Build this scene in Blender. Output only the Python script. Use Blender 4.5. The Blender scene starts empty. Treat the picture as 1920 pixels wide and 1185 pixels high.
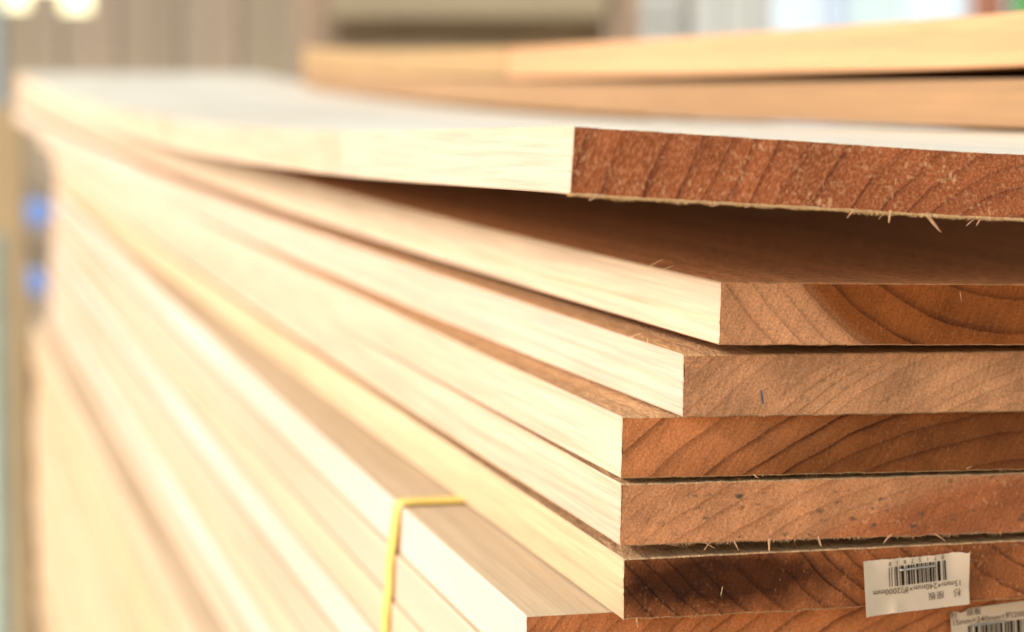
import bpy, bmesh, math, random
from mathutils import Vector, Matrix, noise as mnoise
R = math.radians
scene = bpy.context.scene
COL = scene.collection

# ------------------------------------------------------------------ camera
cam_d = bpy.data.cameras.new("camera")
cam = bpy.data.objects.new("camera", cam_d)
COL.objects.link(cam)
cam.location = (-0.16605, -0.54645, 1.0)
cam.rotation_euler = (R(90) - 0.09051, 0, -0.25012)
cam_d.sensor_width = 36.0
cam_d.lens = 36.0 * 4600 / 1920
cam_d.clip_start = 0.02
cam_d.clip_end = 3000
cam_d.dof.use_dof = True
cam_d.dof.focus_distance = 0.568
cam_d.dof.aperture_fstop = 11.5
scene.camera = cam

# ------------------------------------------------------------------ light
SUN_EL, SUN_AZ = 28.0, -6.0         # elevation; degrees towards the far end (+Y) from due left (-X)
w = bpy.data.worlds.new("World")
scene.world = w
w.use_nodes = True
nt = w.node_tree
sky = nt.nodes.new("ShaderNodeTexSky")
sky.sky_type = 'NISHITA'
sky.sun_disc = False
sky.sun_elevation = R(SUN_EL)
sky.sun_rotation = R(-(90 - SUN_AZ))
sky.air_density = 1.0
sky.dust_density = 0.15
sky.ozone_density = 0.0
bg = nt.nodes["Background"]
bg.inputs[1].default_value = 0.15
warm = nt.nodes.new("ShaderNodeMix")                # warm white balance of the photograph, the same all over the sky
warm.data_type = 'RGBA'; warm.blend_type = 'MULTIPLY'
warm.inputs[0].default_value = 1.0
warm.inputs[7].default_value = (1.0, 0.90, 0.745, 1)
nt.links.new(sky.outputs[0], warm.inputs[6])
nt.links.new(warm.outputs[2], bg.inputs[0])
sun_d = bpy.data.lights.new("sun", 'SUN')
sun = bpy.data.objects.new("sun", sun_d)
COL.objects.link(sun)
sun_d.energy = 1.2
sun_d.angle = R(12)
sun_d.color = (1.0, 0.93, 0.84)
to_sun = Vector((-math.cos(R(SUN_EL)) * math.cos(R(SUN_AZ)), math.cos(R(SUN_EL)) * math.sin(R(SUN_AZ)), math.sin(R(SUN_EL))))
sun.rotation_euler = to_sun.to_track_quat('Z', 'Y').to_euler()
sun.location = (-4, 0, 3)
vs = scene.view_settings
vs.view_transform = 'Standard'
vs.look = 'None'
vs.exposure = 1.5
vs.gamma = 1.0

# ------------------------------------------------------------------ helpers
def tag(o, label=None, cat=None, group=None, kind=None):
    if label: o["label"] = label
    if cat: o["category"] = cat
    if group: o["group"] = group
    if kind: o["kind"] = kind
    return o

def link(name, me, mats=(), parent=None, loc=None, rot=None):
    o = bpy.data.objects.new(name, me)
    COL.objects.link(o)
    if me is not None:
        for m in mats: me.materials.append(m)
    if parent is not None: o.parent = parent
    if loc is not None: o.location = loc
    if rot is not None: o.rotation_euler = rot
    return o

def bm_obj(name, bm, mats=(), parent=None, loc=None, rot=None, smooth=False):
    me = bpy.data.meshes.new(name)
    bm.normal_update()
    bm.to_mesh(me); bm.free()
    if smooth:
        for p in me.polygons: p.use_smooth = True
    return link(name, me, mats, parent, loc, rot)

def add_box(bm, x0, x1, y0, y1, z0, z1, bevel=0.0):
    r = bmesh.ops.create_cube(bm, size=1.0)
    vs_ = r['verts']
    for v in vs_:
        v.co = Vector(((x0 + x1) / 2 + v.co.x * (x1 - x0), (y0 + y1) / 2 + v.co.y * (y1 - y0), (z0 + z1) / 2 + v.co.z * (z1 - z0)))
    if bevel > 0:
        es = list({e for v in vs_ for e in v.link_edges})
        bmesh.ops.bevel(bm, geom=es, offset=bevel, segments=2, affect='EDGES', profile=0.6)

def add_tube(bm, pts, rads, n=8, cap=True):
    """tapered tube through pts"""
    rings = []
    for i, p in enumerate(pts):
        p = Vector(p)
        a = Vector(pts[max(i - 1, 0)]); b = Vector(pts[min(i + 1, len(pts) - 1)])
        d = (b - a).normalized()
        u = d.orthogonal().normalized(); v = d.cross(u)
        if rings and abs(d.dot(Vector((0, 0, 1)))) < 0.99:
            u = d.cross(Vector((0, 0, 1))).normalized(); v = d.cross(u)
        elif abs(d.dot(Vector((0, 0, 1)))) < 0.99:
            u = d.cross(Vector((0, 0, 1))).normalized(); v = d.cross(u)
        rings.append([bm.verts.new(p + (u * math.cos(2 * math.pi * k / n) + v * math.sin(2 * math.pi * k / n)) * rads[i]) for k in range(n)])
    for a, b in zip(rings, rings[1:]):
        for k in range(n):
            bm.faces.new((a[k], a[(k + 1) % n], b[(k + 1) % n], b[k]))
    if cap:
        bm.faces.new(rings[0][::-1]); bm.faces.new(rings[-1])

class NT:
    """small node-tree writer"""
    def __init__(self, name):
        self.m = bpy.data.materials.new(name)
        self.m.use_nodes = True
        self.t = self.m.node_tree
        self.t.nodes.clear()
        self.out = self.t.nodes.new("ShaderNodeOutputMaterial")
        self.p = self.t.nodes.new("ShaderNodeBsdfPrincipled")
        self.t.links.new(self.p.outputs[0], self.out.inputs[0])
    def put(self, sock, v):
        if hasattr(v, "links") or isinstance(v, bpy.types.NodeSocket): self.t.links.new(v, sock)
        else:
            if isinstance(v, (tuple, list)) and len(v) == 3 and sock.type == 'RGBA': v = (*v, 1)
            sock.default_value = v
    def n(self, typ, ins=None, **props):
        nd = self.t.nodes.new("ShaderNode" + typ)
        for k, v in props.items(): setattr(nd, k, v)
        for k, v in (ins or {}).items(): self.put(nd.inputs[k], v)
        return nd
    def math(self, op, a, b=0.0, c=0.0, clamp=False):
        nd = self.n("Math", operation=op, use_clamp=clamp)
        self.put(nd.inputs[0], a); self.put(nd.inputs[1], b); self.put(nd.inputs[2], c)
        return nd.outputs[0]
    def mix(self, f, a, b, blend='MIX'):
        nd = self.n("Mix", data_type='RGBA', blend_type=blend)
        self.put(nd.inputs[0], f); self.put(nd.inputs[6], a); self.put(nd.inputs[7], b)
        return nd.outputs[2]
    def ramp(self, f, stops):
        nd = self.n("ValToRGB")
        cr = nd.color_ramp
        while len(cr.elements) < len(stops): cr.elements.new(0.5)
        for e, (pos, c) in zip(cr.elements, stops):
            e.position = pos
            e.color = (c, c, c, 1) if isinstance(c, (int, float)) else (*c, 1)
        self.put(nd.inputs[0], f)
        return nd.outputs[0]
    def noise(self, vec, scale, detail=2.0, rough=0.5, dist=0.0):
        nd = self.n("TexNoise", {"Vector": vec, "Scale": scale, "Detail": detail, "Roughness": rough, "Distortion": dist})
        return nd.outputs[0]
    def mapping(self, vec, scale=(1, 1, 1), loc=(0, 0, 0), rot=(0, 0, 0)):
        nd = self.n("Mapping", {"Vector": vec, "Scale": scale, "Location": loc, "Rotation": rot})
        return nd.outputs[0]

def wood(name, pith, spacing, heart_r, sap, heart, late, seed, end=False, late_amt=0.7, soft=0.012,
         speck=0.0, blotch=0.4, stain=None, streak=0.0, red=0.0, fuzz=1.0, sharp_out=True, warp=1.0, pores=0.0, rough=0.6, grain=1.0, spec=0.35, rough_sawn=0.0, sap_late=1.0):
    """solid wood: growth rings round a pith line that runs along the board; the attribute 'rest' is the unbent board"""
    g = NT(name)
    at = g.n("Attribute", attribute_name="rest").outputs["Vector"]
    sd = g.mapping(at, loc=(seed * 1.37, seed * 0.71, seed * 2.11))
    low = g.noise(g.mapping(sd, scale=(1, 0.1, 1)), 22.0, 2.0)
    mid = g.noise(g.mapping(sd, scale=(1, 0.12, 1)), 130.0, 2.0)
    sep = g.n("SeparateXYZ", {0: at})
    dx = g.math('SUBTRACT', sep.outputs[0], pith[0]); dz = g.math('SUBTRACT', sep.outputs[2], pith[1])
    # the tree leans and tapers a little along its length
    dx = g.math('ADD', dx, g.math('MULTIPLY', sep.outputs[1], 0.006))
    d = g.math('SQRT', g.math('ADD', g.math('MULTIPLY', dx, dx), g.math('MULTIPLY', dz, dz)))
    d = g.math('ADD', d, g.math('MULTIPLY', g.math('SUBTRACT', low, 0.5), 0.007 * warp))
    d = g.math('ADD', d, g.math('MULTIPLY', g.math('SUBTRACT', mid, 0.5), 0.0012 * warp))
    ph = g.math('DIVIDE', d, spacing)
    ph = g.math('ADD', ph, g.math('MULTIPLY', g.math('SINE', g.math('MULTIPLY', d, 6.0 / spacing / 6.28)), 0.35))
    fr = g.math('FRACT', ph)
    fl = g.math('FLOOR', ph)
    wn = g.n("TexWhiteNoise", {"W": g.math('ADD', fl, seed * 3.3)}, noise_dimensions='1D').outputs["Value"]
    prof = g.ramp(fr, [(0.0, 0.85), (0.035, 0.10), (0.5, 0.0), (0.80, 0.22), (0.93, 0.75), (1.0, 1.0)])
    prof = g.math('MULTIPLY', prof, g.math('ADD', 0.45, g.math('MULTIPLY', wn, 0.75)))
    # the line is not equally strong along its whole run
    prof = g.math('MULTIPLY', prof, g.ramp(g.noise(sd, 60.0, 1.0), [(0.3, 0.55), (0.65, 1.0)]))
    hm = g.n("MapRange", {0: d, 1: heart_r + soft / 2, 2: heart_r - soft / 2, 3: 0.0, 4: 1.0}, interpolation_type='SMOOTHSTEP').outputs[0]
    col = g.mix(hm, sap, heart)
    col = g.mix(g.math('MULTIPLY', prof, g.math('ADD', late_amt * sap_late, g.math('MULTIPLY', hm, late_amt * (1 - sap_late))), clamp=True), col, late)
    # ring to ring variation
    tone = g.math('ADD', 0.90, g.math('MULTIPLY', wn, 0.2))
    col = g.mix(1.0, col, g.n("CombineColor", {0: tone, 1: tone, 2: tone}).outputs[0], 'MULTIPLY')
    if end:
        bl = g.ramp(g.noise(sd, 75.0, 3.0, 0.6), [(0.3, 1.0 - blotch), (0.65, 1.0 + 0.25 * blotch)])
        col = g.mix(1.0, col, bl, 'MULTIPLY')
        fine = g.noise(sd, 1500.0, 3.0, 0.7)
        col = g.mix(1.0, col, g.ramp(fine, [(0.28, 0.62), (0.72, 1.28)]), 'MULTIPLY')
        saw = g.noise(g.mapping(g.mapping(sd, rot=(0, R(58 + seed * 5 % 20), 0)), scale=(0.05, 1, 1)), 1100.0, 2.0, 0.6)
        col = g.mix(1.0, col, g.ramp(saw, [(0.32, 0.87), (0.68, 1.10)]), 'MULTIPLY')
        if streak:   # torn grain running with the rings
            ang = math.atan2(-pith[1] - 0.007, pith[0] - 0.04)
            tv = g.n("CombineXYZ", {0: g.math('MULTIPLY', d, 1500.0), 1: g.math('MULTIPLY', g.n("Math", {0: dz, 1: dx}, operation='ARCTAN2').outputs[0], 60.0), 2: seed}).outputs[0]
            stn = g.noise(tv, 1.0, 2.0, 0.6)
            col = g.mix(streak, col, g.ramp(stn, [(0.32, (0.15, 0.028, 0.009)), (0.5, (0.40, 0.098, 0.033)), (0.70, (0.80, 0.30, 0.14))]))
        if streak:
            col = g.mix(g.math('MULTIPLY', prof, 0.4, clamp=True), col, late)
            rl = g.ramp(fr, [(0.0, 1.0), (0.02, 1.0), (0.06, 0.0), (0.93, 0.0), (1.0, 1.0)])
            rl = g.math('MULTIPLY', rl, g.ramp(g.noise(sd, 38.0, 0.0), [(0.53, 0.0), (0.64, 0.8)]))
            col = g.mix(rl, col, (0.10, 0.025, 0.010))
        if speck:    # loose sawdust and torn fibre ends caught on the sawn face
            n1 = g.noise(g.mapping(sd, scale=(1.0, 1, 0.75)), 1150.0, 1.0, 0.5, 0.0)
            n2 = g.noise(sd, 110.0, 1.0)
            sm = g.ramp(n1, [(0.57, 0.0), (0.76, 1.0)])
            sm = g.math('MULTIPLY', sm, g.ramp(n2, [(0.38, 0.1), (0.6, 1.0)]))
            col = g.mix(g.math('MULTIPLY', sm, speck), col, (0.78, 0.38, 0.18))
        if pores:    # grey-blue mould spots
            pv = g.mapping(sd, scale=(0.75, 1, 1.25), rot=(0, R(-28), 0))
            wob = g.n("TexNoise", {"Vector": sd, "Scale": 900.0, "Detail": 2.0}).outputs["Color"]
            pv = g.n("VectorMath", {0: pv, 1: g.n("VectorMath", {0: wob, "Scale": 0.0016}, operation='SCALE').outputs[0]}, operation='ADD').outputs[0]
            vo = g.n("TexVoronoi", {"Vector": pv, "Scale": 430.0, "Randomness": 1.0}, voronoi_dimensions='3D')
            pick = g.n("SeparateColor", {0: vo.outputs["Color"]}).outputs[0]
            sel = g.ramp(g.noise(sd, 60.0, 1.0), [(0.40, 0.15), (0.56, 1.0)])
            rad = g.math('MULTIPLY', g.math('MULTIPLY', pick, pick), 0.40)
            pm = g.n("MapRange", {0: g.math('SUBTRACT', vo.outputs["Distance"], rad), 1: 0.10, 2: -0.20, 3: 0.0, 4: 1.0}).outputs[0]
            pm = g.math('MULTIPLY', pm, sel)
            col = g.mix(g.math('MULTIPLY', pm, pores), col, (0.10, 0.065, 0.04))
        if stain:    # a dark resin or water stain with its own outline
            sx, sz, rx, rz, sc, sa = stain
            ex = g.math('DIVIDE', g.math('SUBTRACT', sep.outputs[0], sx), rx); ez = g.math('DIVIDE', g.math('SUBTRACT', sep.outputs[2], sz), rz)
            rr = g.math('SQRT', g.math('ADD', g.math('MULTIPLY', ex, ex), g.math('MULTIPLY', ez, ez)))
            rr = g.math('ADD', rr, g.math('MULTIPLY', g.math('SUBTRACT', g.noise(sd, 160.0, 4.0, 0.65), 0.5), 0.8))
            col = g.mix(g.math('MULTIPLY', g.ramp(rr, [(0.45, 1.0), (1.25, 0.0)]), sa), col, sc, 'MULTIPLY')
        h = g.math('ADD', g.math('MULTIPLY', fine, 0.6), g.math('MULTIPLY', g.noise(sd, 420.0, 3.0, 0.6), 1.0 * fuzz))
        h = g.math('ADD', g.math('ADD', h, g.math('MULTIPLY', prof, 0.35)), g.math('MULTIPLY', saw, 0.4))
        bp = g.n("Bump", {"Strength": 0.75, "Distance": 0.00035, "Height": h}).outputs[0]
        g.p.inputs["Roughness"].default_value = 0.78
        g.p.inputs["Specular IOR Level"].default_value = 0.10
    else:
        lng = g.noise(g.mapping(sd, scale=(1, 0.02, 1)), 700.0, 3.0, 0.6)
        col = g.mix(1.0, col, g.ramp(lng, [(0.3, 1 - 0.15 * grain), (0.7, 1 + 0.07 * grain)]), 'MULTIPLY')
        big = g.noise(g.mapping(sd, scale=(1, 0.25, 1)), 9.0, 2.0)
        col = g.mix(1.0, col, g.ramp(big, [(0.3, (0.90, 0.86, 0.80)), (0.7, (1.04, 1.04, 1.04))]), 'MULTIPLY')
        if red:
            kn = g.ramp(g.noise(g.mapping(sd, scale=(1, 0.35, 1)), 26.0, 1.0), [(0.66, 0.0), (0.75, 1.0)])
            col = g.mix(g.math('MULTIPLY', kn, red), col, (0.50, 0.24, 0.10))
        fz = g.noise(g.mapping(sd, scale=(1, 0.3, 1)), 1400.0, 2.0, 0.6)
        hh = g.math('ADD', lng, fz)
        if rough_sawn:
            rs = g.noise(g.mapping(sd, scale=(1, 0.45, 1)), 480.0, 3.0, 0.65)
            col = g.mix(rough_sawn, col, g.ramp(rs, [(0.34, 0.74), (0.66, 1.15)]), 'MULTIPLY')
            hh = g.math('ADD', hh, g.math('MULTIPLY', rs, 3.0))
        bp = g.n("Bump", {"Strength": 0.35 + 0.4 * rough_sawn, "Distance": 0.00025 + 0.0002 * rough_sawn, "Height": hh}).outputs[0]
        g.p.inputs["Roughness"].default_value = rough
        g.p.inputs["Specular IOR Level"].default_value = spec
    g.put(g.p.inputs["Base Color"], col)
    g.put(g.p.inputs["Normal"], bp)
    return g.m

def plain(name, col, rough=0.6, metal=0.0, var=0.15, scale=30.0, stretch=(1, 1, 1), bump=0.0, spec=0.4):
    g = NT(name)
    tc = g.n("TexCoord").outputs["Object"]
    nz = g.noise(g.mapping(tc, scale=stretch), scale, 4.0, 0.6)
    c = g.mix(1.0, col, g.ramp(nz, [(0.3, 1 - var), (0.7, 1 + var * 0.6)]), 'MULTIPLY')
    g.put(g.p.inputs["Base Color"], c)
    g.p.inputs["Roughness"].default_value = rough
    g.p.inputs["Metallic"].default_value = metal
    g.p.inputs["Specular IOR Level"].default_value = spec
    if bump: g.put(g.p.inputs["Normal"], g.n("Bump", {"Strength": 0.5, "Distance": bump, "Height": nz}).outputs[0])
    return g.m

# ------------------------------------------------------------------ setting: the yard floor
GZ = 0.32
bm = bmesh.new()
s_ = 400.0
bm.faces.new([bm.verts.new(p) for p in ((-s_, -s_, GZ), (s_, -s_, GZ), (s_, s_, GZ), (-s_, s_, GZ))])
tag(bm_obj("ground", bm, [plain("ground_concrete", (0.42, 0.34, 0.26), 0.85, var=0.2, scale=3.0)]), kind='structure')

# ------------------------------------------------------------------ boards
T, W = 0.0146, 0.24
def curve_fn(pts):
    """smooth curve through (y, z) points (Catmull-Rom in y)"""
    pts = sorted(pts)
    def f(y):
        if y <= pts[0][0]:
            (a, za), (b, zb) = pts[0], pts[1]
            return za + (zb - za) / (b - a) * (y - a)
        for i in range(len(pts) - 1):
            if y <= pts[i + 1][0] or i == len(pts) - 2:
                x0, y0 = pts[i]; x1, y1 = pts[i + 1]
                m0 = (pts[i + 1][1] - pts[i - 1][1]) / (pts[i + 1][0] - pts[i - 1][0]) if i > 0 else (y1 - y0) / (x1 - x0)
                m1 = (pts[i + 2][1] - pts[i][1]) / (pts[i + 2][0] - pts[i][0]) if i + 2 < len(pts) else (y1 - y0) / (x1 - x0)
                h = x1 - x0; t = (y - x0) / h
                return (2 * t**3 - 3 * t**2 + 1) * y0 + (t**3 - 2 * t**2 + t) * h * m0 + (-2 * t**3 + 3 * t**2) * y1 + (t**3 - t**2) * h * m1
    return f

class Board:
    """a real plank: origin at its top left front corner; x across, y along, z up"""
    def __init__(self, name, x, y, zf, k=0.0, roll=0.0, roll_len=None, L=2.0, Wd=W, Th=T, seed=0, hero=False, end_yaw=0.0, ragged=0.0, cup=0.0):
        self.o0 = Vector((x, y, zf(y)))
        self.zf, self.k, self.roll, self.roll_len = zf, k, roll, roll_len
        self.L, self.W, self.T, self.seed, self.hero, self.end_yaw, self.ragged = L, Wd, Th, seed, hero, end_yaw, ragged
        self.name = name; self.cup = cup
    def D(self, p):
        """rest position -> bent, rolled, turned position relative to the origin"""
        x, y, z = p
        y2 = y + x * self.end_yaw * max(0.0, 1 - abs(y) / 0.5)
        ro = self.roll * (1.0 if self.roll_len is None else max(0.0, 1 - y / self.roll_len))
        c, s = math.cos(ro), math.sin(ro)
        if self.cup: z = z + self.cup * max(0.0, x - 0.085) ** 2 * (ro / self.roll)
        return Vector((x * c + z * s + self.k * y2, y2, -x * s + z * c + self.zf(self.o0.y + y2) - self.o0.z))
    def mesh(self):
        rnd = random.Random(self.seed * 17 + 5)
        nW = 260 if self.hero else 3
        ch = 0.00035
        Wd, Th = self.W, self.T
        prof = []                                            # cross-section, clockwise from the top left
        for i in range(nW + 1): prof.append((ch + (Wd - 2 * ch) * i / nW, 0.0, 0))
        prof += [(Wd, -ch, 1), (Wd, -Th / 2, 1), (Wd, -Th + ch, 1)]
        for i in range(nW, -1, -1): prof.append((ch + (Wd - 2 * ch) * i / nW, -Th, 2))
        nS = 26 if self.hero else 1
        for i in range(nS + 1): prof.append((0.0, -Th + ch + (Th - 2 * ch) * i / nS, 3))
        ys = [0.0, 0.0004, 0.0015, 0.004, 0.01, 0.025, 0.05, 0.09]
        ys += [0.15 + (self.L - 0.15) * i / 24 for i in range(24)] + [self.L - 0.0004, self.L]
        if not self.hero: ys = [0.0, 0.0006, 0.05] + [0.15 + (self.L - 0.15) * i / 14 for i in range(14)] + [self.L - 0.0006, self.L]
        bm = bmesh.new()
        lay = bm.verts.layers.float_vector.new("rest")
        rings = []
        for j, y in enumerate(ys):
            ring = []
            edge = j == 0 or j == len(ys) - 1
            for (x, z, side) in prof:
                xx, zz, yy = x, z, y
                if edge:
                    xx = min(max(x, 0.0003), Wd - 0.0003); zz = min(max(z, -Th + 0.0003), -0.0003)
                if self.hero and y < 0.012:                  # saw marks: the edge is not a ruled line
                    a = self.ragged * (1 - y / 0.012) ** 1.5
                    nz = mnoise.noise(Vector((x * 900, self.seed * 7.7, z * 900))) * 0.6 + mnoise.noise(Vector((x * 260, self.seed * 3.1, z * 260)))
                    if side == 2: zz -= a * (0.25 + nz) * 1.0
                    elif side == 0: zz += a * nz * 0.45
                    elif side == 3: xx += a * (nz * 1.1 + 0.3)
                if self.hero:                              # planed and warped a little
                    wv = mnoise.noise(Vector((x * 14, y * 3.0, self.seed * 5.3)))
                    zz += wv * 0.00012
                    xx += mnoise.noise(Vector((self.seed * 2.2, y * 5.0, z * 5))) * 0.0003 if side == 3 else 0
                v = bm.verts.new(self.D((xx, yy, zz)))
                v[lay] = Vector((x, y, z))
                ring.append(v)
            rings.append(ring)
        n = len(prof)
        for a, b in zip(rings, rings[1:]):
            for i in range(n):
                f = bm.faces.new((a[i], b[i], b[(i + 1) % n], a[(i + 1) % n]))
                if prof[i][2] == prof[(i + 1) % n][2] and prof[i][2] in (0, 2): f.material_index = 2
        f1 = bm.faces.new(rings[0]); f1.material_index = 1
        f2 = bm.faces.new(rings[-1][::-1]); f2.material_index = 1
        if self.hero:                                       # end face as quads so its texture coordinates stay true
            bmesh.ops.delete(bm, geom=[f1], context='FACES_ONLY')
            ztop = {round(v[lay].x, 6): v for v, p in zip(rings[0], prof) if p[2] == 0}
            zbot = {round(v[lay].x, 6): v for v, p in zip(rings[0], prof) if p[2] == 2}
            lf = [v for v, p in zip(rings[0], prof) if p[2] == 3]
            rt = [v for v, p in zip(rings[0], prof) if p[2] == 1]
            xs = sorted(ztop)
            for a, b in zip(xs, xs[1:]):
                f = bm.faces.new((ztop[a], ztop[b], zbot[b], zbot[a])); f.material_index = 1
            f = bm.faces.new([zbot[xs[0]]] + lf + [ztop[xs[0]]]); f.material_index = 1
            f = bm.faces.new([ztop[xs[-1]]] + rt + [zbot[xs[-1]]]); f.material_index = 1
        bmesh.ops.recalc_face_normals(bm, faces=bm.faces[:])
        return bm
    def build(self, mats, label, group=None, cat="board"):
        o = bm_obj(self.name, self.mesh(), mats, loc=self.o0)
        tag(o, label, cat, group)
        self.obj = o
        return o

def fibre(bm, p, d, ln, wd, rnd, bend=0.3):
    """one torn wood fibre: a thin tapered three-sided sliver, slightly curled"""
    d = Vector(d).normalized()
    u = d.orthogonal().normalized()
    u = Matrix.Rotation(rnd.uniform(0, 6.28), 3, d) @ u
    v = d.cross(u)
    cv = (u * rnd.uniform(-1, 1) + v * rnd.uniform(-1, 1)) * bend
    rings = []
    for t, wf in ((0.0, 1.0), (0.5, 0.8)):
        c = Vector(p) + d * ln * t + cv * ln * t * t
        rings.append([bm.verts.new(c + (u * math.cos(q) + v * 0.6 * math.sin(q)) * wd * wf) for q in (0, 2.1, 4.2)])
    tip = bm.verts.new(Vector(p) + d * ln + cv * ln)
    for k in range(3):
        bm.faces.new((rings[0][k], rings[0][(k + 1) % 3], rings[1][(k + 1) % 3], rings[1][k]))
        bm.faces.new((rings[1][k], rings[1][(k + 1) % 3], tip))

fibre_mat = plain("torn_fibre", (0.58, 0.29, 0.14), 0.7, var=0.3, scale=900)
def fibre_material(name, col):
    """thin wood fibre: lets part of the light through"""
    g = NT(name)
    tr = g.n("BsdfTranslucent", {"Color": (*col, 1)})
    g.put(g.p.inputs["Base Color"], col); g.p.inputs["Roughness"].default_value = 0.7
    mx = g.n("MixShader", {0: 0.5})
    g.t.links.new(g.p.outputs[0], mx.inputs[1]); g.t.links.new(tr.outputs[0], mx.inputs[2])
    g.t.links.new(mx.outputs[0], g.out.inputs[0])
    return g.m
pale_fibre = fibre_material("pale_fibre", (0.92, 0.68, 0.36))

def fringe(b, n, ln, wd, seed, x1=0.15, mat=None, lean=0.25, where='bottom', dens=None, name="fibre_fringe", dy=(-0.0005, 0.0015), base=0.22):
    """the torn fibres left along a sawn edge"""
    rnd = random.Random(seed)
    bm = bmesh.new()
    for i in range(n):
        x = rnd.random() * x1
        if dens is not None and rnd.random() > dens(x): continue
        cl = 0.5 + 0.9 * mnoise.noise(Vector((x * 220, seed * 3.7, 0)))      # fibres come in clumps
        l = ln * (base + (1 - base) * rnd.random() ** 2.0 * max(0.15, cl))
        if where == 'bottom':
            p = b.D((x, rnd.uniform(0.0, 0.0012), -b.T + 0.0002))
            d = (rnd.gauss(0, 0.75), rnd.uniform(*dy) * 600, -1)
        elif where == 'top':
            p = b.D((x, 0.035 * rnd.random() ** 2.2, -0.0001))
            d = (rnd.gauss(0, 1.6), rnd.gauss(-0.3, 0.6), abs(rnd.gauss(0.35, 0.35)))
        elif where == 'face':
            z = rnd.uniform(-b.T * 0.97, -b.T * 0.04)
            p = b.D((x, 0.0002, z))
            d = (rnd.gauss(0, 1.0), -abs(rnd.gauss(0.25, 0.2)), rnd.gauss(-0.35, 0.9))
        elif where == 'corner':
            p = b.D((0.0003, 0.0003, -rnd.random() * b.T))
            d = (rnd.gauss(-0.5, 0.5), rnd.gauss(-0.6, 0.5), rnd.gauss(0, 0.7))
        else:                                               # left edge, along the board
            y = rnd.random() * x1
            p = b.D((0.0, y, -0.0002 if rnd.random() < 0.5 else -b.T + 0.0003))
            d = (-0.5 + rnd.gauss(0, 0.4), rnd.gauss(0, 1.0), rnd.gauss(0.25 if where == 'left' else 0, 0.5))
        fibre(bm, p, d, l, wd * rnd.uniform(0.6, 1.3), rnd)
    return tag(bm_obj(name, bm, [mat or fibre_mat], parent=b.obj), kind='stuff')

def splinter(b, x, z, vec, wd, seed, mat=None, y=0.0003):
    rnd = random.Random(seed)
    bm = bmesh.new()
    v = Vector(vec); ln = v.length
    pts, rads = [], []
    side = v.orthogonal().normalized() * ln * rnd.uniform(-0.04, 0.04)
    for t in (0.0, 0.3, 0.6, 0.85, 1.0):
        pts.append(Vector(b.D((x, y, z))) + v * t + side * math.sin(t * 3.1))
        rads.append(wd * 0.8 * (1.8, 1.1, 0.85, 0.6, 0.2)[int(t * 4.01)] * rnd.uniform(0.85, 1.1))
    add_tube(bm, pts, rads, n=5)
    for vv in bm.verts: vv.co += Vector((rnd.uniform(-1, 1), rnd.uniform(-1, 1), rnd.uniform(-1, 1))) * wd * 0.18
    return bm_obj("splinter", bm, [mat or fibre_mat], parent=b.obj)

def sag(z0, a=0.0075, c=0.0035):
    return lambda y: z0 + a * y + c * y * y

SAP, HRT, LAT = (0.76, 0.52, 0.37), (0.75, 0.51, 0.33), (0.64, 0.40, 0.20)

# ---- the loose pile (six single boards fanned out a little)
b1 = Board("wooden_board", -0.0245, -0.045, curve_fn([(-0.045, 0.9933), (0.2, 0.9888), (0.45, 0.9870), (0.7, 0.9880), (1.0, 0.9920), (1.4, 1.0010), (2.0, 1.0220)]),
           k=-0.0063, roll=R(3.75), roll_len=0.36, seed=1, hero=True, ragged=0.00030, cup=0.62)
b2 = Board("wooden_board", 0.0200, -0.012, sag(0.9568, 0.0075, 0.0082), k=-0.0283, roll=R(1.5), seed=2, hero=True, ragged=0.00018)
b3 = Board("wooden_board", 0.0134, -0.005, sag(0.9393, 0.0070, 0.0082), k=-0.0247, roll=R(0.95), seed=3, hero=True, ragged=0.00030)
b4 = Board("wooden_board", 0.0000, 0.000, sag(0.9245, 0.0070, 0.0062), k=-0.0060, roll=R(1.0), seed=4, hero=True, ragged=0.00022)
b5 = Board("wooden_board", -0.0002, 0.000, sag(0.9086, 0.0070, 0.0040), k=0.0007, roll=R(0.75), seed=5, hero=True, ragged=0.00034)
b6 = Board("wooden_board", 0.0005, 0.000, sag(0.8907, 0.0070, 0.0040), k=0.0016, roll=R(0.1), seed=6, hero=True, ragged=0.00028)

E1 = wood("end_grain_red", (0.111, -0.040), 0.0062, 0.2, (0.5, 0.2, 0.1), (0.48, 0.130, 0.042), (0.17, 0.038, 0.013), 1, True, 0.8, speck=0.75, blotch=0.4, streak=0.42, fuzz=1.1)
E2 = wood("end_grain_two_tone", (0.077, 0.050), 0.0062, 0.076, (0.72, 0.300, 0.138), (0.33, 0.085, 0.018), (0.06, 0.012, 0.003), 2, True, 1.0, sap_late=0.4, soft=0.006, speck=0.12, blotch=0.25, warp=0.6, fuzz=0.7)
E3 = wood("end_grain_pale", (0.148, -0.175), 0.0034, 0.05, (0.64, 0.270, 0.122), (0.4, 0.2, 0.1), (0.26, 0.090, 0.038), 3, True, 0.45, speck=0.4, blotch=0.28, warp=0.8, pores=0.35)
E4 = wood("end_grain_orange", (0.111, -0.125), 0.0066, 0.142, (0.70, 0.222, 0.076), (0.26, 0.072, 0.018), (0.07, 0.015, 0.004), 4, True, 1.0, sap_late=0.7, soft=0.03, speck=0.12, blotch=0.3, warp=0.8, fuzz=0.8)
E5 = wood("end_grain_spotted", (0.130, -0.190), 0.0042, 0.193, (0.64, 0.242, 0.100), (0.46, 0.130, 0.046), (0.24, 0.080, 0.030), 5, True, 0.45, soft=0.006, speck=0.45, blotch=0.28, pores=1.0)
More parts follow.
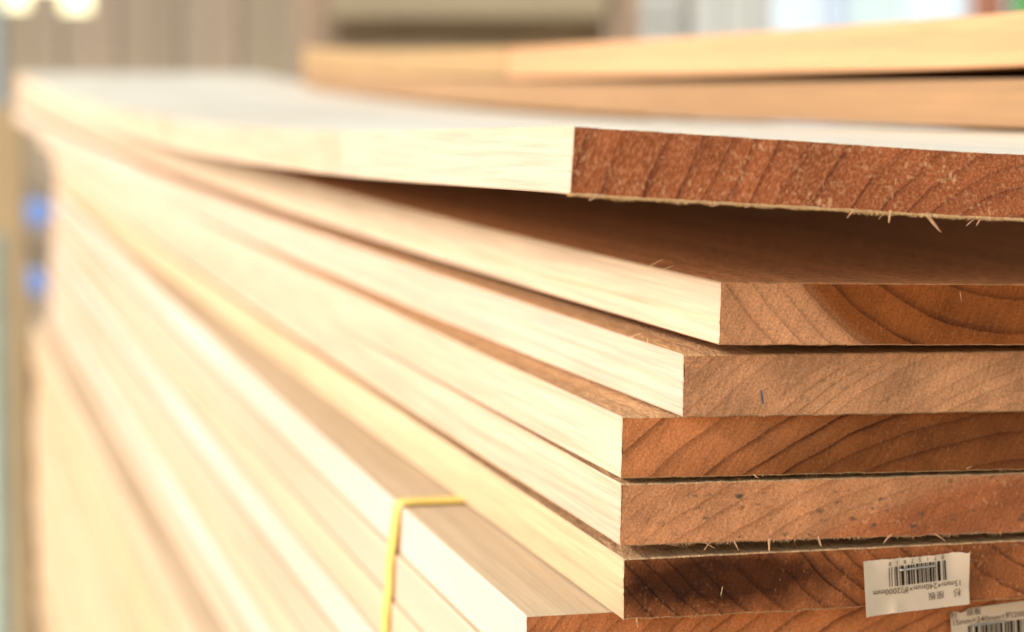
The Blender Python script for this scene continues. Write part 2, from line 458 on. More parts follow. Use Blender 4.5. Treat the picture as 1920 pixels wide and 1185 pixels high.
E6 = wood("end_grain_stained", (0.180, 0.150), 0.0050, 0.5, (0.4, 0.15, 0.07), (0.40, 0.112, 0.034), (0.08, 0.020, 0.006), 6, True, 0.9, speck=0.4, blotch=0.5, stain=(0.023, -0.0060, 0.040, 0.0100, (0.17, 0.14, 0.10), 0.95))
S1 = wood("board_side", (0.111, -0.046), 0.0062, 0.02, SAP, HRT, LAT, 1, late_amt=0.50, red=0.4, grain=1.5)
S2 = wood("board_side", (0.077, 0.050), 0.0040, 0.060, SAP, (0.55, 0.33, 0.19), LAT, 2, late_amt=0.65, grain=1.5)
S3 = wood("board_side", (0.148, -0.175), 0.0030, 0.02, (0.78, 0.55, 0.42), HRT, LAT, 3, late_amt=0.50, grain=1.5)
S4 = wood("board_side", (0.111, -0.125), 0.0055, 0.02, (0.77, 0.525, 0.37), HRT, LAT, 4, late_amt=0.55, grain=1.5)
S5 = wood("board_side", (0.130, -0.190), 0.0040, 0.02, (0.76, 0.515, 0.36), HRT, LAT, 5, late_amt=0.65, grain=1.5)
S6 = wood("board_side", (0.180, 0.150), 0.0050, 0.02, (0.74, 0.49, 0.29), HRT, LAT, 6, late_amt=0.40, red=0.3, grain=1.5)

LOOSE = "single boards piled loosely on the strapped bundle"
T1 = wood("board_face_planed", (0.111, -0.046), 0.0062, 0.02, (0.93, 0.76, 0.55), (0.93, 0.75, 0.53), (0.82, 0.62, 0.41), 1, late_amt=0.3, rough=0.6, spec=0.12)
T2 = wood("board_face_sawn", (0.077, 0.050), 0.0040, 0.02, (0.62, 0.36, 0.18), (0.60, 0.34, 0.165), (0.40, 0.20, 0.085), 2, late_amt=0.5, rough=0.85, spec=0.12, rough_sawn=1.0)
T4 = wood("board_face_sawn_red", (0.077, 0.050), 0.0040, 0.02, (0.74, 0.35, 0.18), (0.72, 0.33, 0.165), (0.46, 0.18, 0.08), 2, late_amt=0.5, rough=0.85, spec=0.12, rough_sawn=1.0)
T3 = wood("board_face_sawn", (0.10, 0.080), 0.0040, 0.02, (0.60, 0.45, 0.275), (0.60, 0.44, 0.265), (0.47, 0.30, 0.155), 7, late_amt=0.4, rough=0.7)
b1.build([S1, E1, T1], "pale board on top of the pile, its rough red-brown end lifted clear", LOOSE)
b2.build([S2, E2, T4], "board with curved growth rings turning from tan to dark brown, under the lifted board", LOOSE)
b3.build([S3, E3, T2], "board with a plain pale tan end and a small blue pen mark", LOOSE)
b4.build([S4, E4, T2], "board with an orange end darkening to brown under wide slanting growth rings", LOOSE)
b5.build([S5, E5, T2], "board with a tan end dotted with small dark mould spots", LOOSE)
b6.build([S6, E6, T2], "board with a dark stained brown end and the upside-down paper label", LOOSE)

# torn fibres and splinters on the sawn ends
fringe(b1, 9000, 0.0016, 0.00010, 11, 0.16, pale_fibre, dy=(-0.0017, -0.0002), base=0.45)
fringe(b1, 260, 0.0016, 0.00007, 12, 0.16, fibre_mat, where='face', name="face_fibre")
for i, (x, dx, dz, wd) in enumerate(((0.0075, -0.0035, -0.0012, 0.00028), (0.0355, -0.0040, -0.0010, 0.00024), (0.0425, -0.0035, -0.0008, 0.00022),
                                    (0.0655, -0.0026, -0.0018, 0.00030), (0.0735, -0.0008, -0.0026, 0.00036), (0.0725, -0.0022, -0.0018, 0.00018),
                                    (0.0820, 0.0032, -0.0042, 0.00042), (0.0945, -0.0034, -0.0022, 0.00024), (0.0955, -0.0020, -0.0022, 0.00022), (0.0950, -0.0040, -0.0010, 0.00018))):
    splinter(b1, x, -T + 0.0003, (dx, -0.0012, dz), wd, 40 + i)
for bb, n, ln, sd_ in ((b2, 500, 0.0008, 21), (b3, 1800, 0.0012, 22), (b4, 1200, 0.0011, 23), (b5, 3000, 0.0019, 24), (b6, 1400, 0.0011, 25)):
    fringe(bb, n, ln, 0.00009, sd_, 0.17, fibre_mat, dy=(-0.0012, 0.0004))
    fringe(bb, 200, 0.0016, 0.00005, sd_ + 30, 0.17, fibre_mat, where='face', name="face_fibre")
for bb, n, sd_ in ((b2, 2600, 61), (b3, 500, 62), (b5, 700, 64), (b6, 600, 65)):
    fringe(bb, n, 0.0016, 0.00005, sd_, 0.17, fibre_mat, where='top', name="top_fibre")
for bb, sd_ in ((b1, 71), (b2, 72), (b3, 73), (b4, 74)):
    fringe(bb, 260, 0.0014, 0.00005, sd_, 0.25, pale_fibre, where='left', name="edge_fibre")
for i, (bb, x, v, wd) in enumerate(((b5, 0.0285, (0.001, -0.001, -0.0026), 0.0002), (b5, 0.0375, (-0.0002, -0.001, -0.0030), 0.00036), (b5, 0.0500, (0.0004, -0.001, -0.0022), 0.0003),
                                    (b5, 0.0205, (0.0030, -0.0012, -0.0018), 0.00016), (b5, 0.0230, (-0.0022, -0.001, -0.0022), 0.00016), (b5, 0.0690, (-0.0028, -0.0015, -0.0020), 0.00026), (b5, 0.0800, (0.0026, -0.0015, -0.0020), 0.00018),
                                    (b6, 0.0035, (0.0001, -0.001, -0.0024), 0.00016), (b4, 0.0330, (0.0012, -0.001, -0.0010), 0.00018), (b4, 0.0880, (0.0014, -0.001, 0.0008), 0.00018))):
    splinter(bb, x, -T + 0.0004, v, wd, 80 + i)
splinter(b2, 0.0600, -0.0016, (0.0002, -0.0009, -0.0028), 0.00016, 95)
splinter(b6, 0.0245, -0.0105, (0.0002, -0.0008, 0.0028), 0.00014, 96, pale_fibre)
for i, (bb, y, v) in enumerate(((b2, 0.050, (0.0016, -0.006, 0.0022)), (b2, 0.040, (0.002, -0.003, 0.0012)), (b3, 0.040, (0.0016, -0.006, 0.0018)), (b3, 0.026, (0.001, 0.004, 0.0010)))):
    splinter(bb, 0.0002, -0.0002, v, 0.00012, 100 + i, pale_fibre, y=y)

for bb, sd_ in ((b1, 151), (b2, 152), (b3, 153), (b4, 154), (b5, 155), (b6, 156), ):
    fringe(bb, 170, 0.0006, 0.00007, sd_, 0.2, pale_fibre, where='corner', name="corner_fibre", base=0.4)

# blue pen tick on the pale board
bm = bmesh.new()
p0, p1, p2 = (0.0195, -0.0085), (0.0199, -0.0105), (0.0201, -0.0118)
prev = None
for (x, z), hw in zip((p0, p1, p2), (0.00012, 0.00022, 0.00016)):
    q = b3.D((x, 0, z)); a = bm.verts.new(q + Vector((-hw, -0.0002, 0))); c = bm.verts.new(q + Vector((hw, -0.0002, 0)))
    if prev: bm.faces.new((prev[0], prev[1], c, a))
    prev = (a, c)
bm_obj("pen_mark", bm, [plain("blue_ink", (0.05, 0.08, 0.13), 0.5)], parent=b3.obj)

# ---- the strapped bundle under the loose boards: eight boards
ENDC = wood("end_grain_bundle", (0.150, -0.130), 0.0050, 0.02, (0.58, 0.175, 0.058), (0.4, 0.2, 0.1), (0.16, 0.042, 0.014), 9, True, 0.8, speck=0.2, blotch=0.3)
SIDEC = [wood("board_side", (0.150 - 0.05 * i, -0.15 + 0.03 * i), 0.0075, 0.02, c, HRT, LAT, 20 + i, late_amt=0.10, red=0.3, grain=0.3) for i, c in enumerate(((0.78, 0.555, 0.43), (0.75, 0.50, 0.35), (0.73, 0.475, 0.31)))]
SIDEP = [wood("pack_side", (0.150 - 0.05 * i, -0.15 + 0.03 * i), 0.0075, 0.02, c, (0.70, 0.44, 0.24), (0.6, 0.34, 0.16), 40 + i, late_amt=0.12, red=0.3, grain=0.3) for i, c in enumerate(((0.76, 0.52, 0.34), (0.70, 0.44, 0.235), (0.73, 0.48, 0.29)))]
ORD = ["top", "second", "third", "fourth", "fifth", "sixth", "seventh", "eighth", "ninth", "tenth", "eleventh", "twelfth", "thirteenth", "fourteenth", "fifteenth", "sixteenth",
       "seventeenth", "eighteenth", "nineteenth", "twentieth", "twenty-first", "twenty-second"]
rnd = random.Random(3)
bundle = []
for i in range(8):
    f = 1.0 - 0.085 * i
    zz = 0.8756 - 0.01485 * i
    b = Board("wooden_board", -0.0201 - 0.0011 * i + (rnd.uniform(-0.0006, 0.0006) if i else 0), 0.012 + (rnd.uniform(-0.003, 0.003) if i else 0),
              sag(zz, 0.0070 * f, 0.0035 * f), k=0.0110, seed=30 + i, hero=(i == 0), ragged=0.00008)
    lab = ("orange-ended board right below the loose pile, first under the yellow strap" if i == 0 else
           "%s board from the top of the yellow-strapped bundle" % ORD[i]) if i < 7 else "lowest board of the yellow-strapped bundle, above the bottom pack"
    b.build([SIDEC[i % 3], ENDC, T3], lab, "boards held together by the yellow strap")
    bundle.append(b)
fringe(bundle[0], 300, 0.0012, 0.00006, 131, 0.17, fibre_mat, where='top', name="top_fibre")

# ---- bottom pack: twenty-two boards, sticking out a little further
rnd = random.Random(8)
zc = sag(0.7592 - 0.0, 0.0040, 0.0012)
pack = []
for i in range(22):
    b = Board("wooden_board", -0.0395 + rnd.uniform(-0.0024, 0.0022) * (i > 0), 0.02 + rnd.uniform(-0.004, 0.004), sag(0.7560 - 0.0149 * i, 0.0028, 0.0008), k=0.0095, seed=60 + i)
    lab = ("top board of the bottom pack, showing a strip of its upper face in shade" if i == 0 else
           "%s board down in the bottom pack, below the strapped bundle" % ORD[i]) if i < 21 else "lowest board of the bottom pack, lying on timber bearers"
    b.build([SIDEP[(i * 2) % 3], ENDC, T3], lab, "boards of the bottom pack")
    pack.append(b)
bear_mat = plain("bearer_wood", (0.36, 0.25, 0.15), 0.8, var=0.3, scale=18, stretch=(0.1, 1, 1), bump=0.001)
zb = 0.756 - 0.0149 * 21 - T
for y, lab in ((0.25, "square timber bearer carrying the front of the bottom pack"), (1.75, "square timber bearer carrying the far end of the bottom pack")):
    bm = bmesh.new(); add_box(bm, -0.12, 0.60, y - 0.045, y + 0.045, GZ, zb - 0.001 + 0.0028 * y, 0.003)
    tag(bm_obj("timber_bearer", bm, [bear_mat]), lab, "bearer", "bearers under the boards")

# ---- yellow strap round the bundle
def strap():
    y0, w_, t_ = 0.168, 0.0088, 0.0006
    path = []
    top = bundle[0]
    def corner(cx, cz, a0, a1, r=0.0016):
        for q in range(5):
            a = R(a0 + (a1 - a0) * q / 4)
            path.append((cx + r * math.cos(a), cz + r * math.sin(a)))
    e = 0.0007
    P = []
    tl = top.o0 + top.D((0, y0, 0)); tr = top.o0 + top.D((W, y0, 0))
    lo = bundle[-1]
    bl = lo.o0 + lo.D((0, y0, -T)); br = lo.o0 + lo.D((W, y0, -T))
    # down the left side it lies against every board's edge
    path += [(tr.x + e, tr.z + 0.0001), (tl.x + 0.05, tl.z + 0.0004), (tl.x + 0.020, tl.z + 0.0006), (tl.x + 0.004, tl.z + 0.0007), (tl.x + 0.0005, tl.z + 0.0006), (tl.x - 0.0005, tl.z - 0.0002), (tl.x - 0.0008, tl.z - 0.0012)]
    for b in bundle[1:]:
        a = b.o0 + b.D((0, y0, -0.004)); path.append((a.x - 0.0009, a.z))
        a = b.o0 + b.D((0, y0, -T + 0.003)); path.append((a.x - 0.0009, a.z))
    path += [(bl.x - 0.0006, bl.z + 0.0002), (bl.x + 0.001, bl.z - 0.0004), (br.x, br.z - 0.0004), (br.x + 0.0008, br.z + 0.002), (tr.x + 0.001, tr.z - 0.002)]
    bm = bmesh.new()
    rings = []
    n = len(path)
    for i, (x, z) in enumerate(path):
        a = Vector((path[i - 1][0], path[i - 1][1])); c = Vector((path[(i + 1) % n][0], path[(i + 1) % n][1]))
        d = (c - a).normalized(); nn = Vector((-d.y, d.x))     # runs anticlockwise: outward is on the right
        out = -nn
        sh = 0.022 * max(0.0, (tl.z - z)) / 0.119
        yy = y0 + sh + mnoise.noise(Vector((x * 40, z * 40, 1))) * 0.0012
        rings.append([bm.verts.new((x + out.x * o, yy + s * w_ / 2, z + out.y * o)) for o, s in ((0, -1), (t_, -0.96), (t_, 0.0), (t_, 0.96), (0, 1), (0, 0))])
    for i in range(n):
        A, B = rings[i], rings[(i + 1) % n]
        for k in range(6):
            bm.faces.new((A[k], B[k], B[(k + 1) % 6], A[(k + 1) % 6]))
    bmesh.ops.recalc_face_normals(bm, faces=bm.faces[:])
    g = NT("yellow_plastic")
    tc = g.n("TexCoord").outputs["Object"]
    wv = g.noise(g.mapping(tc, scale=(1, 8, 1)), 900.0, 1.0)
    g.put(g.p.inputs["Base Color"], g.mix(wv, (0.84, 0.56, 0.10), (0.90, 0.68, 0.18)))
    g.p.inputs["Roughness"].default_value = 0.4
    g.put(g.p.inputs["Normal"], g.n("Bump", {"Strength": 0.4, "Distance": 0.0002, "Height": wv}).outputs[0])
    tag(bm_obj("packing_strap", bm, [g.m], smooth=True), "yellow plastic packing strap wrapped round the bundle", "strap")
strap()

# ------------------------------------------------------------------ paper labels
def text_into(bm, s, size, cx, cy, width=None, aspect=1.0, thick=0.0):
    cu = bpy.data.curves.new("print", 'FONT')
    cu.body = s; cu.size = 1.0; cu.align_x = 'CENTER'; cu.align_y = 'CENTER'
    cu.offset = thick; cu.resolution_u = 2
    ob = bpy.data.objects.new("print", cu)
    COL.objects.link(ob)
    dg = bpy.context.evaluated_depsgraph_get()
    me = bpy.data.meshes.new_from_object(ob.evaluated_get(dg))
    bpy.data.objects.remove(ob)
    xs = [v.co.x for v in me.vertices]; ys = [v.co.y for v in me.vertices]
    sx = (width / (max(xs) - min(xs))) if width else size
    mx, my = (max(xs) + min(xs)) / 2, (max(ys) + min(ys)) / 2
    base = [bm.verts.new((cx + (v.co.x - mx) * sx, cy + (v.co.y - my) * aspect * size, 0)) for v in me.vertices]
    for p in me.polygons:
        c = [me.vertices[i].co for i in p.vertices]
        lg = max((c[k] - c[k - 1]).length for k in range(len(c)))
        if lg < 1e-6 or 2 * p.area / lg < 0.006: continue      # slivers of the font's fill
        try: bm.faces.new([base[i] for i in p.vertices])
        except ValueError: pass
    bpy.data.meshes.remove(me)

paper_mat = plain("label_paper", (0.66, 0.45, 0.30), 0.7, var=0.08, scale=60)
ink_mat = plain("label_ink", (0.022, 0.013, 0.008), 0.7, var=0.3, scale=500, spec=0.1)
text_mat = plain("thin_print", (0.10, 0.058, 0.034), 0.7, var=0.3, scale=500, spec=0.1)
steel_mat = plain("staple_steel", (0.46, 0.40, 0.34), 0.35, metal=0.9, var=0.2, scale=600)
BARS = "2113421121311121112111322121311241122113121"

def paper_label(outline, height_fn, items, bars, staple, loc, ang, label):
    """outline in the label's own reading frame (metres); height_fn gives the curl away from the board"""
    root = link("price_label", None, loc=loc)
    root.rotation_euler = (R(90), ang, 0)     # paper plane faces the camera; ang turns it in its plane
    tag(root, label, "label", "paper price labels stapled to board ends")
    bm = bmesh.new()
    (x0, x1, y0, y1), top_edge = outline
    nx, ny = 44, 20
    sheets = []
    for dz_ in (0.0, -0.0001):
        grid = []
        for j in range(ny + 1):
            row = []
            for i in range(nx + 1):
                u = i / nx; v = j / ny
                x = x0 + (x1 - x0) * u
                yb, yt = y0(u), y1(u)
                y = yb + (yt - yb) * v
                row.append(bm.verts.new((x, y, height_fn(x, y) + dz_)))
            grid.append(row)
        for j in range(ny):
            for i in range(nx):
                q = (grid[j][i], grid[j][i + 1], grid[j + 1][i + 1], grid[j + 1][i])
                bm.faces.new(q if dz_ == 0.0 else q[::-1])
        sheets.append([g_ for g_ in grid[0]] + [r_[-1] for r_ in grid[1:]] + grid[-1][-2::-1] + [r_[0] for r_ in grid[-2:0:-1]])
    fa, ba = sheets
    for i in range(len(fa)):
        k = (i + 1) % len(fa)
        bm.faces.new((fa[i], ba[i], ba[k], fa[k]))
    bm_obj("paper", bm, [paper_mat], parent=root)
    bm = bmesh.new()
    for it in items: text_into(bm, *it)
    def lay(bm_):
        for v in bm_.verts: v.co.z = height_fn(v.co.x, v.co.y) + 0.00016
        return bm_
    bm_obj("lettering", lay(bm), [text_mat], parent=root)
    bm = bmesh.new()
    cx, cy, wd, h = bars
    tot = sum(int(c) for c in BARS); x = cx - wd / 2
    for i, c in enumerate(BARS):
        ww = int(c) * wd / tot
        if i % 2 == 0:
            ys = [cy - h / 2 + h * q / 6 for q in range(7)]
            vsr = [(bm.verts.new((x + ww * 0.04, yy, 0)), bm.verts.new((x + ww * 0.96, yy, 0))) for yy in ys]
            for a, b in zip(vsr, vsr[1:]): bm.faces.new((a[0], a[1], b[1], b[0]))
        x += ww
    bm_obj("barcode", lay(bm), [ink_mat], parent=root)
    bm = bmesh.new()
    (ax, ay), (bx, by) = staple
    h0 = max(height_fn(ax, ay), height_fn(bx, by)) + 0.0004
    r_ = 0.00030
    add_tube(bm, [(ax, ay, h0 - 0.0012), (ax, ay, h0 - 0.0002), (ax + (bx - ax) * 0.03, ay + (by - ay) * 0.03, h0), (ax + (bx - ax) * 0.97, ay + (by - ay) * 0.97, h0), (bx, by, h0 - 0.0002), (bx, by, h0 - 0.0012)], [r_] * 6, n=8)
    bm_obj("staple", bm, [steel_mat], parent=root, smooth=True)
    return root

mm = 0.001
def h1(x, y):
    h = 0.0004
    h += 0.0016 * max(0.0, (-x - 0.0085) / 0.0052) ** 2 * max(0.0, 0.3 - y / 0.009)   # lifted corner
    h += 0.0009 * max(0.0, (x - 0.009) / 0.005) ** 2
    h += 0.00018 * math.sin(x * 900) * max(0, -y / 0.007) + 0.0010 * math.exp(-((x - 0.006) / 0.0016) ** 2) * max(0.0, abs(y) / 0.0066 - 0.35)
    return h
rt1 = random.Random(5)
jag = [rt1.uniform(-1, 1) * 0.00010 for _ in range(64)]
def low1(u):   # the torn long edge next to the digits
    return (-6.75 + 0.35 * math.sin(u * 5.0) + 0.5 * math.exp(-((u - 0.02) / 0.03) ** 2)) * mm + jag[int(u * 44) % 64]
def up1(u):
    return (6.55 + 0.25 * (1 - u) - 0.2 * math.exp(-((u - 0.73) / 0.04) ** 2)) * mm + 0.4 * jag[int(u * 44 + 17) % 64]
paper_label(((-0.0137, 0.0137, low1, up1), None), h1,
            [("杉", 2.2 * mm, -10.5 * mm, 3.5 * mm), ("座板", 2.1 * mm, -4.9 * mm, 3.6 * mm, 4.2 * mm), ("15mm×240mm×約2000mm", 1.9 * mm, 0.0, 1.2 * mm, 22.8 * mm, 1.05)]
            + [(c, 1.5 * mm, (-7.2 + 14.0 * i / 7) * mm, -5.75 * mm) for i, c in enumerate("07157818")],
            (-0.4 * mm, -2.45 * mm, 15.0 * mm, 4.9 * mm), ((-5.0 * mm, -3.95 * mm), (4.0 * mm, -3.9 * mm)),
            (0.07473, -0.0007, 0.88134), R(180 - 4.0), "whole cream paper label with a barcode, hanging upside down on the dark stained board")
def h2(x, y): return 0.0003 + 0.0005 * max(0.0, (-x - 0.011) / 0.003) ** 2
paper_label(((-0.0137, 0.0137, lambda u: -10.0 * mm, lambda u: (1.25 + 0.35 * math.sin(u * 40) * (u < 0.16) - 0.55 * (u < 0.16) + 0.25 * u) * mm), None), h2,
            [("杉", 2.2 * mm, -12.7 * mm, 0.15 * mm), ("座板", 2.0 * mm, -7.2 * mm, 0.35 * mm, 3.9 * mm), ("15mm×240mm×約2000mm", 1.9 * mm, -1.0 * mm, -1.75 * mm, 24.0 * mm, 1.05)],
            (0.0 * mm, -5.7 * mm, 18.0 * mm, 5.0 * mm), ((-8.0 * mm, -3.1 * mm), (1.2 * mm, -3.1 * mm)),
            (0.0893 + 0.0136, 0.0114, 0.8710), R(-4.0), "second paper label reading the right way up, below the upside-down one")

# ------------------------------------------------------------------ neighbouring stack of darker timber
O_side = [wood("orange_timber_side", (0.05, -0.06), 0.005, 0.2, (0.7, 0.45, 0.2), c, (0.5, 0.26, 0.10), 70 + i, late_amt=0.3, red=r) for i, (c, r) in enumerate((((0.64, 0.33, 0.160), 0.0), ((0.34, 0.180, 0.082), 0.5), ((0.44, 0.255, 0.105), 0.3)))]
TIM = "timbers stacked behind the loose pile"
OX = 0.180
o1 = Board("timber_plank", OX, 0.02, curve_fn([(0.02, 1.0272), (0.16, 1.0256), (0.25, 1.0252), (0.5, 1.0250), (0.825, 1.0258)]), L=0.80, Th=0.0170, roll=R(1.0), roll_len=0.8, seed=90)
o1.build([O_side[0], ENDC, O_side[0]], "yellow-orange timber bowed up at its near end, on top of the stack behind", TIM, "timber")
o2 = Board("timber_plank", OX, 0.8225, curve_fn([(0.8225, 1.0260), (1.2, 1.0305), (1.52, 1.0390)]), L=0.698, Th=0.0168, seed=91)
o2.build([O_side[2], ENDC, O_side[2]], "short orange timber butted against the far end of the bowed one", TIM, "timber")
o3 = Board("timber_plank", OX, 0.03, curve_fn([(0.0, 1.0047), (0.5, 1.0047), (0.8, 1.0072), (1.2, 1.0130), (1.53, 1.0215)]), L=1.49, Th=0.0155, roll=R(-0.55), seed=92)
o3.build([O_side[1], ENDC, O_side[1]], "reddish tan timber lying on the pale top board, under the other two", TIM, "timber")
for y, lab in ((0.35, "upright timber block under the near end of the stack behind"), (1.3, "upright timber block under the far end of the stack behind")):
    bm = bmesh.new(); add_box(bm, 0.30, 0.40, y - 0.06, y + 0.06, zb + 0.004, {0.35: 0.9880, 1.3: 0.9955}[y], 0.003)
    bm2 = tag(bm_obj("timber_block", bm, [bear_mat]), lab, "timber block", "blocks under the stack behind")

# ------------------------------------------------------------------ yard behind
def post(name, x, y, w_, d_, z0, z1, mat, label, cat, rot=0.25, capz=None, group=None):
    bm = bmesh.new(); add_box(bm, -w_ / 2, w_ / 2, -d_ / 2, d_ / 2, 0, z1 - z0, min(w_, d_) * 0.08)
    o = bm_obj(name, bm, [mat], loc=(x, y, z0), rot=(0, 0, -rot))
    return tag(o, label, cat, group)

fence_cols = [(0.46, 0.33, 0.225), (0.49, 0.345, 0.24), (0.44, 0.325, 0.215), (0.475, 0.345, 0.24), (0.42, 0.305, 0.205)]
fence_mats = [plain("fence_wood", c, 0.8, var=0.25, scale=14, stretch=(1, 1, 0.12), bump=0.001) for c in fence_cols]
fence = link("wooden_fence", None, loc=(0.0, 3.62, GZ), rot=(0, 0, -0.25))
tag(fence, "weathered fence of narrow upright planks behind the far ends of the boards", "fence")
rnd = random.Random(12)
x = -0.20
i = 0
while x < 0.93:
    pw = 0.046 + rnd.uniform(-0.006, 0.008)
    px_ = x + pw / 2
    h = (0.834 + 0.018 * math.cos((px_ - 0.10) * 60) if px_ < 0.165 else 1.35) + rnd.uniform(-0.004, 0.004)
    bm = bmesh.new(); add_box(bm, -pw / 2, pw / 2, -0.009, 0.009, 0, h, 0.0015)
    bm_obj("plank", bm, [fence_mats[rnd.randrange(5)]], parent=fence, loc=(px_, 0.003 * (i % 2) + rnd.uniform(-0.001, 0.001), 0))
    x += pw + 0.001
    i += 1
rail_mat = plain("rail_wood", (0.27, 0.19, 0.11), 0.8, var=0.25, scale=16, stretch=(0.1, 1, 1))
for z in (0.25, 0.70):
    bm = bmesh.new(); add_box(bm, -0.2, 0.93, 0.0195, 0.05, z - 0.04, z + 0.04, 0.002)
    bm_obj("rail", bm, [rail_mat], parent=fence)

# work table with a thick rail between two posts, in front of the fence
rack = link("timber_rack", None, loc=(0.40, 2.62, GZ), rot=(0, 0, -0.25))
tag(rack, "brown timber rack with a thick cross rail and a dark sheet standing in for the shade below it, before the fence", "rack")
rk1 = plain("rack_wood", (0.48, 0.35, 0.21), 0.8, var=0.25, scale=14, stretch=(0.15, 1, 1), bump=0.001)
rk2 = plain("rack_post_wood", (0.44, 0.28, 0.18), 0.8, var=0.25, scale=14, stretch=(1, 1, 0.15), bump=0.001)
rkd = plain("rack_shade_sheet", (0.31, 0.215, 0.13), 0.85, var=0.25, scale=14)  # dark brown stands in for the shade under the cross rail
bm = bmesh.new(); add_box(bm, 0.0, 0.36, -0.03, 0.03, 0.776, 0.86, 0.004); bm_obj("cross_rail", bm, [rk1], parent=rack)
bm = bmesh.new(); add_box(bm, 0.0, 0.36, -0.03, 0.03, 0.30, 0.36, 0.004); bm_obj("cross_rail", bm, [rk1], parent=rack)
for px_ in (-0.022, 0.382):
    bm = bmesh.new(); add_box(bm, px_ - 0.020, px_ + 0.020, -0.025, 0.025, 0, 1.05, 0.003); bm_obj("post", bm, [rk2], parent=rack)
bm = bmesh.new(); add_box(bm, 0.0, 0.36, 0.06, 0.075, 0.2, 1.0, 0.002); bm_obj("shade_sheet", bm, [rkd], parent=rack)  # added sheet: fills the shaded opening with dark colour

# pale sheet-metal shed beyond the yard, with panels of slightly different colour
shed = link("metal_shed", None, loc=(1.443, 4.818, GZ), rot=(0, 0, -0.7854))
tag(shed, "pale sheet-metal shed with white and mint panels far behind the timbers", "shed")
wm = plain("white_sheet", (0.80, 0.80, 0.80), 0.5, var=0.06, scale=3)
for (xa, xb, c) in ((-0.3, 0.395, (0.42, 0.40, 0.36)), (0.40, 0.515, (0.60, 0.66, 0.74)), (0.52, 0.58, (0.51, 0.57, 0.67)), (0.585, 0.695, (0.54, 0.66, 0.63)), (0.70, 0.83, (0.62, 0.69, 0.74)), (0.835, 1.4, (0.52, 0.58, 0.64))):
    bm = bmesh.new()
    n = max(4, int((xb - xa) / 0.04))
    for q in range(n):                                       # ribbed sheet
        a = xa + (xb - xa) * q / n; b_ = xa + (xb - xa) * (q + 1) / n
        add_box(bm, a, b_ - 0.0005, -0.012 - 0.004 * (q % 2), 0.012, 0, 2.2)
    bm_obj("panel", bm, [plain("sheet", c, 0.5, var=0.06, scale=3)], parent=shed)
bm = bmesh.new(); add_box(bm, -0.35, 1.45, -0.10, 1.5, 2.2, 2.26, 0.01); bm_obj("roof", bm, [wm], parent=shed)
for xa in (-0.3, 1.37):
    bm = bmesh.new(); add_box(bm, xa, xa + 0.03, 0.0125, 1.4, 0, 2.2, 0.0); bm_obj("side_wall", bm, [wm], parent=shed)

# wire mesh panel before the shed
mesh_p = link("wire_fence", None, loc=(0.92, 3.75, GZ), rot=(0, 0, -0.25))
tag(mesh_p, "grey wire mesh fence panel to the right of the rack", "fence")
gm = plain("galvanised_wire", (0.42, 0.36, 0.30), 0.5, metal=0.3)
for q in range(6):
    bm = bmesh.new(); add_tube(bm, [(0.03 + q * 0.05, 0, 0.02), (0.03 + q * 0.05, 0, 1.2)], [0.004, 0.004], 6); bm_obj("wire", bm, [gm], parent=mesh_p)
for q in range(16):
    bm = bmesh.new(); add_tube(bm, [(0.0, 0.009, 0.06 + q * 0.075), (0.31, 0.009, 0.06 + q * 0.075)], [0.004, 0.004], 6); bm_obj("wire", bm, [gm], parent=mesh_p)
for xa in (-0.012, 0.322):
    bm = bmesh.new(); add_box(bm, xa - 0.012, xa + 0.012, -0.012, 0.012, 0, 1.25, 0.002); bm_obj("frame_post", bm, [gm], parent=mesh_p)

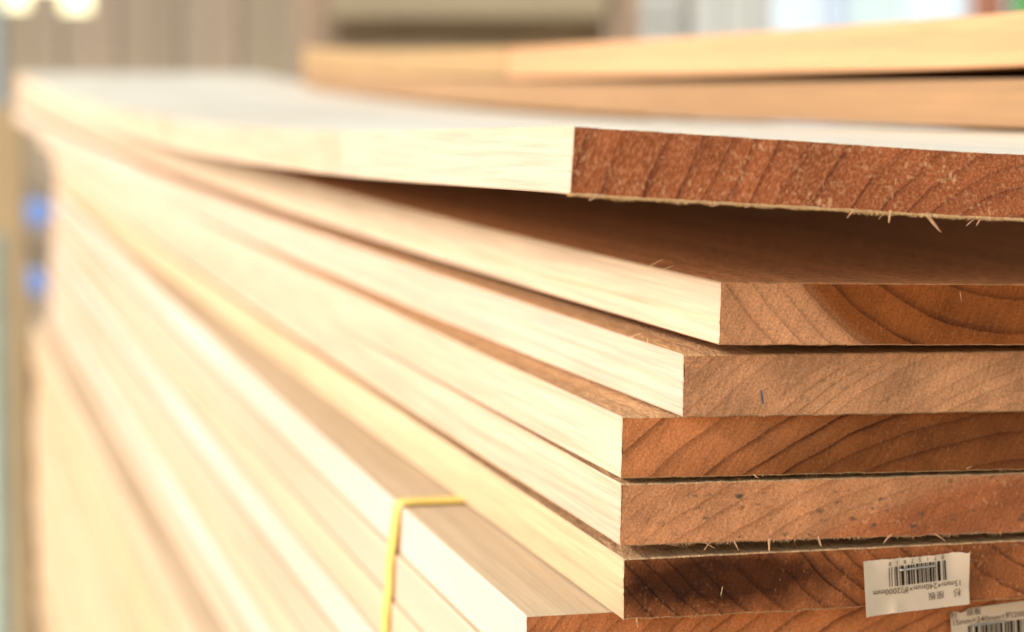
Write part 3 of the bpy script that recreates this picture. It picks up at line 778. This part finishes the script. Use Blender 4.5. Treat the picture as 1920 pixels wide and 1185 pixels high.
post("wooden_post", 1.585, 3.17, 0.050, 0.05, GZ, 1.8, plain("red_brown_post", (0.42, 0.16, 0.09), 0.7, var=0.2), "red-brown wooden post standing right of the pale shed", "post")
post("green_post", 1.655, 3.16, 0.060, 0.05, GZ, 1.8, plain("green_paint", (0.16, 0.45, 0.10), 0.5, var=0.1), "bright green painted post beside the red-brown post", "post")

# left edge: posts and pipes beyond the far ends
post("steel_post", -0.035, 2.62, 0.032, 0.03, GZ, 1.6, plain("grey_steel", (0.42, 0.42, 0.42), 0.5, metal=0.2), "grey steel post rising behind the far left corner of the pile", "post")
post("wooden_post", -0.024, 2.45, 0.040, 0.03, GZ, 0.985, plain("tan_post", (0.60, 0.39, 0.20), 0.8, var=0.2, scale=15, stretch=(1, 1, 0.15)), "short tan wooden post at the left edge, before the grey steel one", "post")
post("wooden_post", 0.010, 2.50, 0.016, 0.03, GZ, 0.70, plain("shadow_strip", (0.17, 0.085, 0.05), 0.8, var=0.2), "thin dark brown strip standing in for shadow between the tan post and the bottom pack", "post")  # dark strip added in place of the bottom pack's shadow
pipe_mat = plain("pale_pipe", (0.48, 0.50, 0.37), 0.6)
bm = bmesh.new(); add_tube(bm, [(0, 0, 0), (0, 0, 0.52)], [0.014, 0.014], 16)
tag(bm_obj("plastic_pipe", bm, [pipe_mat], loc=(-0.046, 2.30, GZ), smooth=False), "pale green plastic pipe standing at the lower left edge", "pipe")
blue = plain("blue_plastic", (0.34, 0.50, 1.0), 0.35, var=0.08)
for (x, y, z, r_, sc, lab) in ((0.020, 2.62, 0.849, 0.0165, 1.2, "wide light blue plastic cap on a pipe end, the upper of two"), (0.018, 2.62, 0.761, 0.0160, 0.9, "small round blue plastic cap on a pipe end, the lower of two")):
    p = link("capped_pipe", None, loc=(x, y, z)); tag(p, lab, "pipe cap", "blue capped pipe ends behind the boards")
    bm = bmesh.new(); add_tube(bm, [(0, 0, 0), (0, -0.002, 0), (0, -0.012, 0), (0, -0.015, 0)], [r_, r_ * 1.02, r_, r_ * 0.6], 20)
    for v in bm.verts: v.co.x *= sc
    bm_obj("cap", bm, [blue], parent=p, smooth=False)
    bm = bmesh.new(); add_tube(bm, [(0, 0.0, 0), (0, 0.98, 0)], [r_ * 0.85] * 2, 16); bm_obj("pipe", bm, [gm], parent=p)
